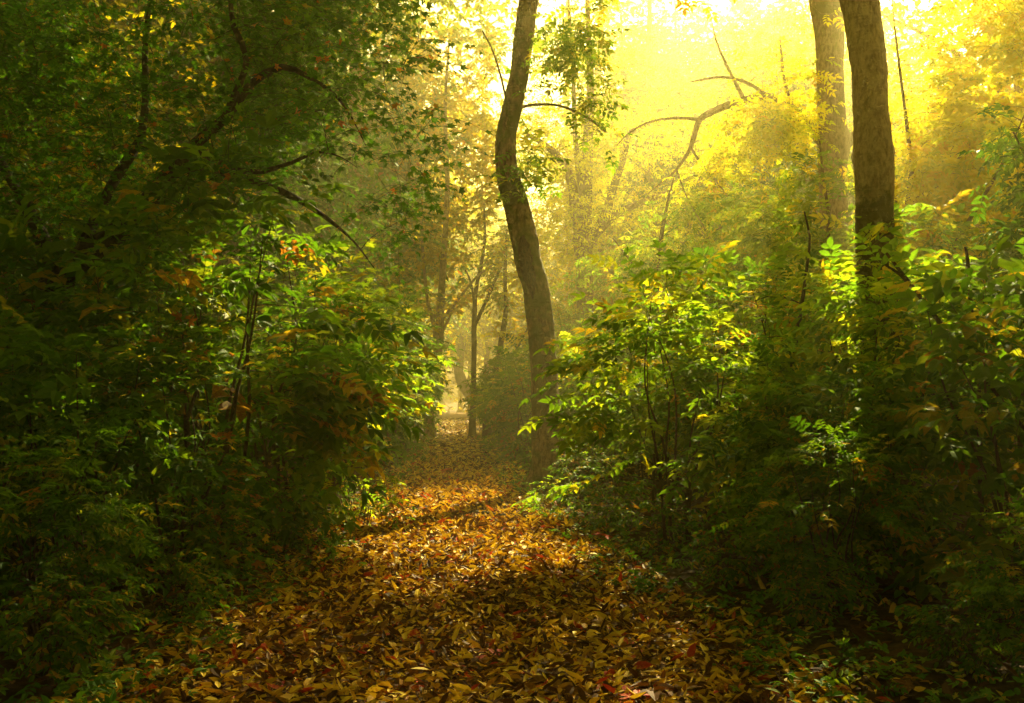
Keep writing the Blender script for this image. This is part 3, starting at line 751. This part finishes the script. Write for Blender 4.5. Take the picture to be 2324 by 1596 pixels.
# long branch reaching in at the top right corner
# green sapling near the right edge
lg = [limb([(2220, 870, 11), (2210, 760, 10), (2200, 660, 9), (2196, 590, 9), (2190, 560, 4)], 8.0)]
build_tree("sapling", "thin snapped sapling with broad green leaves near the right edge", "sapling", lg, fill(67, 14, [(2130, 560), (2330, 560), (2330, 800), (2160, 800)], 7.6, 9.0), 'pinnate_broad', .34, 3, M_GREEN, B_TWIG, 38, sides=8, L=(.2, .4))
lg = [limb([(2330, 900, 14), (2330, 700, 12), (2345, 500, 9), (2335, 380, 6), (2300, 300, 4)], 10.0)]
build_tree("sapling", "green leaved sapling cut by the right edge in front of the golden tree", "sapling", lg, fill(68, 60, [(2230, 340), (2400, 240), (2400, 680), (2190, 600)], 9.2, 11.4, 6), 'pinnate', .32, 4, M_GREEN, B_DARK, 39, sides=8, L=(.25, .5))
# dead pole leaning on the thick trunk
m = MB(); P, Q = limb([(2012, 575, 8, 8.6), (2070, 650, 13, 8.4), (2120, 715, 14, 8.2), (2180, 790, 12, 8.0), (2290, 930, 10, 7.7), (2420, 1100, 9, 7.3), (2590, 1385, 8, 6.9)], 10)
P, Q = smooth_path(P, Q, .1); Q = Q * .8; tube(m, P, Q, 9, np.random.default_rng(4), .03)
P2, Q2 = limb([(2010, 602, 5, 8.5), (2045, 625, 8, 8.45), (2078, 665, 9, 8.38)], 10); P2, Q2 = smooth_path(P2, Q2, .08); tube(m, P2, Q2, 7)
o = m.build("dead_branch", B_SCAR, smooth=True)
tag(o, "reddish brown dead branch leaning up before the thick straight trunk", "branch")

# multi stemmed tree in the glow
Yd = 30.0
ld = [limb([(1330, 900, 44), (1328, 700, 40), (1325, 600, 38), (1322, 540, 44), (1325, 480, 38), (1330, 400, 30), (1334, 320, 26), (1340, 200, 18), (1335, 60, 12), (1330, -100, 7)], Yd),
      limb([(1320, 560, 24), (1305, 480, 24), (1298, 420, 22), (1278, 370, 20), (1238, 330, 15), (1195, 305, 9)], Yd),
      limb([(1332, 560, 26), (1372, 490, 22), (1394, 420, 19), (1415, 360, 15), (1432, 300, 11), (1490, 278, 7), (1540, 265, 5)], Yd),
      limb([(1345, 540, 20), (1392, 492, 19), (1450, 462, 16), (1520, 436, 12), (1590, 405, 8), (1650, 380, 4)], Yd),
      limb([(1326, 470, 18), (1312, 380, 15), (1305, 300, 12), (1300, 150, 9), (1290, 0, 6)], Yd)]
cd = np.vstack([fill(71, 760, [(1180, 200), (1240, 20), (1420, -40), (1600, 60), (1830, 0), (1830, 320), (1700, 460), (1560, 560), (1400, 520), (1260, 600), (1180, 420)], 27.5, 33.5, 24), ellipsoid(72, 800, (5, 30, 17.5), (6.5, 5, 2.3), 34)])
build_tree("tree", "multi stemmed hazy tree with forked limbs in the middle of the glow", "tree", ld, cd, 'pinnate_low', .40, 4, M_YELLOW, B_GREY, 40, sides=10, twig=.006)

# trees by the far part of the path
le = [limb([(975, 925, 22), (985, 870, 22), (995, 780, 21), (1000, 700, 18), (1006, 600, 15), (1012, 500, 13), (1015, 400, 11), (1010, 250, 8), (1020, 80, 5)], 37),
      limb([(990, 800, 11), (985, 740, 10), (970, 680, 8), (962, 600, 7), (955, 500, 5)], 37),
      limb([(1000, 720, 9), (960, 712, 8), (900, 715, 6), (860, 700, 4)], 37), limb([(1003, 725, 8), (1040, 680, 6), (1080, 630, 5), (1120, 600, 3)], 37),
      limb([(1000, 760, 7), (1020, 720, 6), (1040, 670, 4)], 37)]
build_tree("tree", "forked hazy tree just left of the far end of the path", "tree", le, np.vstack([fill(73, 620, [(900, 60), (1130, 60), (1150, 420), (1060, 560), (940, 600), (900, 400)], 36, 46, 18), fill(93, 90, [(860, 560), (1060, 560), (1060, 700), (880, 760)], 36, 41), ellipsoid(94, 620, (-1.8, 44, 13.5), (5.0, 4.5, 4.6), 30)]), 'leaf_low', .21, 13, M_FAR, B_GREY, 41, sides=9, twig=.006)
lf = [limb([(1072, 968, 15), (1074, 900, 13), (1076, 800, 12), (1076, 730, 12), (1080, 660, 9), (1092, 600, 8), (1100, 540, 6), (1098, 450, 4)], 38),
      limb([(1077, 740, 9), (1100, 690, 8), (1122, 640, 7), (1140, 600, 4)], 38), limb([(1078, 700, 6), (1068, 640, 5), (1045, 590, 3)], 38)]
build_tree("tree", "slender forked tree right of the path before the leaning trunk", "tree", lf, fill(74, 150, [(1040, 420), (1170, 400), (1190, 600), (1140, 700), (1060, 620)], 36, 42, 8), 'leaf_low', .16, 12, M_LIME, B_DARK, 42, sides=8, twig=.005)
lh = [limb([(1105, 925, 17), (1115, 880, 15), (1130, 820, 14), (1138, 770, 13), (1148, 700, 10), (1146, 620, 8), (1150, 520, 5)], 37), limb([(1122, 870, 10), (1150, 820, 8), (1175, 790, 6), (1200, 740, 4)], 37)]
build_tree("tree", "small crooked tree close left of the leaning trunk", "tree", lh, fill(75, 150, [(1100, 560), (1230, 520), (1240, 800), (1130, 760)], 35, 40, 8), 'leaf_low', .17, 12, M_YELLOW, B_DARK, 43, sides=8, twig=.005)
li = [limb([(1075, 935, 20), (1068, 905, 22), (1048, 865, 24), (1040, 830, 20), (1052, 760, 18), (1060, 640, 14), (1062, 480, 9)], 78)]
build_tree("tree", "faint bent trunk at the far end of the path", "tree", li, fill(76, 160, [(1010, 480), (1120, 480), (1130, 800), (1060, 850)], 74, 82, 6), 'leaf_low', .32, 12, M_FAR, B_GREY, 44, sides=8, twig=.01)
# straight trunks in the dim wood on the left and in the haze at the top
TR = [(1285, 1290, 0, 12, 75, "faint straight trunk at the top just right of the leaning tree"), (1320, 1372, 0, 18, 60, "tall faint trunk at the top above the multi stemmed tree"),
      (262, 275, 620, 30, 24, "grey trunk in the dim wood at the left, seen under the maple"), (300, 292, 380, 32, 27, "pair trunk lit palely behind the maple's left limbs"),
      (478, 486, 560, 28, 25, "pale trunk in the dim wood above the tall left bush"), (520, 512, 540, 26, 30, "second pale trunk right of the one above the tall left bush"),
      (760, 745, 0, 20, 30, "faint trunk at the top behind the maple crown"), (640, 650, 600, 20, 33, "thin faint trunk in the haze right of the two pale trunks"), (1480, 1478, 300, 16, 44, "thin ghostly trunk in the haze right of the multi stemmed tree"),
      (180, 190, 50, 26, 30, "faint trunk at the top left corner behind the maple")]
for k, (u0, u1, v, w, Y, lab) in enumerate(TR):
    b = V(u0, 900, Y); b[2] = 0; top = V(u1, 0, Y); hgt = top[2] * 1.25
    P = np.array([b, b + (top - b) * .35 + [.12, 0, 0], b + (top - b) * .7 - [.1, 0, 0], b + (top - b) * 1.25])
    rr = w * K / FPX * Y / 2
    P[:, 2] = [0, hgt * .3, hgt * .6, hgt]
    build_tree("tree", lab, "tree", [(P, np.array([rr * 1.15, rr, rr * .85, rr * .45]))], ellipsoid(100 + k, 170, (P[-1][0], P[-1][1], hgt - 1.0), (3.4, 3.4, 2.6), 12), 'leaf_low', .17, 13, M_MAPLE if u0 < 1000 else M_FAR, B_GREY, 200 + k, sides=10, twig=.006, gaps=True, group=None)

# the wood behind: three kinds of tree, copied
rngf = np.random.default_rng(8)
def far_tree(seed, H, mat, kind, size, label):
    g = np.random.default_rng(seed)
    P = np.array([[0, 0, -.1], [g.uniform(-.2, .2), 0, H * .3], [g.uniform(-.4, .4), g.uniform(-.3, .3), H * .62], [g.uniform(-.4, .4), 0, H * .96]])
    limbs = [(P, np.array([.22, .18, .12, .03]))]
    for k in range(5):
        z = H * g.uniform(.25, .6); a = g.uniform(0, 6.28); l = g.uniform(2, 3.8)
        limbs.append((np.array([[0, 0, z], [math.cos(a) * l * .45, math.sin(a) * l * .45, z + l * .5], [math.cos(a) * l, math.sin(a) * l, z + l * .9]]), np.array([.09, .06, .03])))
    C = ellipsoid(seed + 1, 900, (0, 0, H * .58), (3.6, 3.6, H * .42), 40, .24)
    C = C[C[:, 2] > H * .14]
    r_ = build_tree("tree", label, "tree", limbs, C, kind, size, 11, mat, B_GREY, seed, gaps=False, sides=9, twig=.008, L=(.5, 1.1), group="trees of the wood behind")
    return r_
FARLAB = "tree of the hazy wood behind the nearer trees"
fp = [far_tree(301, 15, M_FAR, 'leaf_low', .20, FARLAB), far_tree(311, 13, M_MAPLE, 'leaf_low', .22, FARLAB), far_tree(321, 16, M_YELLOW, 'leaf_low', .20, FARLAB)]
spots = []
tries = 0
while len(spots) < 105 and tries < 6000:
    tries += 1
    y = rngf.uniform(30, 100); x = rngf.uniform(-.62, .72) * y
    if abs(x) < 3.4 + .02 * y: continue
    if y < 44 and -1 < x < 15: continue
    if y > 40 and abs(x - .404 * (y - 46)) < 4.2 and y < 74: continue
    if min([(x - a) ** 2 + (y - b) ** 2 for a, b in spots] + [99]) < 3.1 ** 2: continue
    spots.append((x, y))
spots += [(-8.5, 26), (-12.5, 21.5), (-15, 27), (-5.5, 30), (15.5, 27), (13, 33), (-2.6, 74), (2.4, 84), (.3, 112), (-3.4, 100), (4, 104)]
spots += [(-4.2, 38), (-5.6, 44), (-3.8, 52), (-4.8, 60), (-4.2, 66), (-2.2, 88), (1.2, 94), (-5.0, 76), (-7.5, 17.5), (-11, 17), (-5.5, 24), (-9.5, 29), (-6.5, 34), (-13, 25), (-16, 33), (11.5, 52), (17, 55), (23, 62), (14.5, 66), (20, 74), (27, 56)]
for k, (x, y) in enumerate(spots):
    p = fp[int(rngf.integers(0, 3))] if x > -3 else fp[int(rngf.integers(0, 2))]
    s = rngf.uniform(.85, 1.12) * ((1.5 if 11 < x < 28 and y < 76 else 1.3) if y > 42 else 1.0)
    lab = ('yellow leaved' if p is fp[2] else 'green leaved') + ' tree of the hazy wood behind, ' + ('left' if x < 0 else 'right') + ' of the path'
    if k < 3: o = fp[k]; o.location = (x, y, 0); o.rotation_euler = (0, 0, rngf.uniform(0, 6)); o.scale = (s, s, s); o['label'] = ('yellow leaved' if k == 2 else 'green leaved') + ' tree of the hazy wood behind, ' + ('left' if x < 0 else 'right') + ' of the path'
    else: copy_tree(p, (x, y, 0), rngf.uniform(0, 6.28), s, lab)
# thicket closing the wood low down, far back
mb = MB(); g = np.random.default_rng(9); n = 5200
y = g.uniform(34, 110, n); x = g.uniform(-.7, .8, n) * y; k = np.abs(x) > 2.0 + .3 * g.uniform(0, 1, n) + 1.0; k |= y > 84; x, y = x[k], y[k]; n = len(x)
z = g.uniform(.1, 1, n) ** 1.3 * (3.6 + 1.6 * np.sin(x * .9) * np.sin(y * .35))
sprays(mb, None, g, np.stack([x, y, np.clip(z, .1, None)], 1), unit(g.normal(size=(n, 3)) * [1, 1, .5]), g.uniform(.7, 1.5, n), 12, 'leaf_low', .26, twig_r=0)
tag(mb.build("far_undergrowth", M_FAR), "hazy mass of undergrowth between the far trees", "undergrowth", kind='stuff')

for k, (x, y) in enumerate([(-6, -12), (3, -13), (10, -9), (-12, -4), (15, 0), (-16, 4), (17, 8), (-19, 12), (-1, -20), (8, -19), (-9, -19), (-17, -12), (17, -12), (20, 15), (-15, 18), (-20, 22), (22, 23)]):  # unseen trees added behind and beside the camera to block low sky light
    copy_tree(fp[k % 2], (x, y, 0), k * 1.3, 1.0, "unseen tree added around the camera to block sky light")['group'] = "added trees around the camera"
# tall crowns added, mostly out of view, to shade the foreground
OV = "added shade trees overhead"
def roof_tree(x, y, H, label, seed):
    P = np.array([[x, y, -.1], [x + .1, y, H * .4], [x, y + .1, H * .75], [x, y, H]])
    C = ellipsoid(seed, 520, (x, y, H * .82), (5.6, 5.6, 2.6), 26, .3)
    build_tree("tree", label, "tree", [(P, np.array([.3, .26, .18, .05]))], C, 'leaf_low', .30, 9, M_LIME, B_GREY, seed, L=(.6, 1.2), twig=.008, gaps=True, group=OV, sides=10)
for k, (x, y, H) in enumerate([(4.1, 5.0, 12.5), (-4.4, 4.8, 12.5), (-2.6, -1.5, 12), (2.6, -2.2, 12), (0.5, -10, 13), (-9, 3, 14), (8.5, 2.5, 14), (-4, -6, 14), (6, -7, 14), (11.5, 10, 14.5), (-13, 10, 15), (-3.5, 33, 19), (-10, 27, 18), (-7.5, 16.5, 15.5)]):
    roof_tree(x, y, H, "tall tree added to shade the foreground, its crown above the frame", 400 + k)

# ------------------------------------------------------------------ things lying on the path
m = MB()
P = np.array([V(1040, 1200, 12.35), V(1075, 1192, 12.45), V(1110, 1196, 12.4), V(1150, 1202, 12.3), V(1195, 1203, 12.25), V(1240, 1210, 12.1)])
P[:, 2] = [.04, .085, .07, .06, .07, .05]
P, Q = smooth_path(P, [.012, .03, .032, .026, .024, .014], .05); tube(m, P, Q, 9, np.random.default_rng(2), .05)
P2 = np.array([P[12], P[12] + [.12, -.14, .03], P[12] + [.2, -.3, .0]]); P2, Q2 = smooth_path(P2, [.014, .01, .005], .05); tube(m, P2, Q2, 6)
tag(m.build("fallen_branch", B_DARK, smooth=True), "dark bare branch lying across the sunlit leaves on the path", "branch")

# ------------------------------------------------------------------ the misty air
m = MB()
x0, x1, y0, y1, z0, z1 = -120, 120, -30, 135, -1.0, 31
v = [(x, y, z) for z in (z0, z1) for y in (y0, y1) for x in (x0, x1)]
t = [(0, 2, 3), (0, 3, 1), (4, 5, 7), (4, 7, 6), (0, 1, 5), (0, 5, 4), (2, 6, 7), (2, 7, 3), (0, 4, 6), (0, 6, 2), (1, 3, 7), (1, 7, 5)]
m.add(np.array(v, float), np.array(t))
hm, nt = new_mat("haze")
pv = nt.nodes.new("ShaderNodeVolumePrincipled")
pv.inputs['Color'].default_value = (*HAZE_COLOR, 1)
pv.inputs['Density'].default_value = HAZE_DENSITY
pv.inputs['Anisotropy'].default_value = HAZE_G
o = nt.nodes.new("ShaderNodeOutputMaterial"); nt.links.new(pv.outputs[0], o.inputs['Volume'])
tag(m.build("haze", hm), "golden morning mist between the trees", "haze", kind='stuff')
tot = sum(len(o.data.polygons) for o in sc.objects if o.type == 'MESH'); uniq = sum(len(me.polygons) for me in bpy.data.meshes)
print("TRIS", tot, uniq, "OBJ", len(sc.objects))
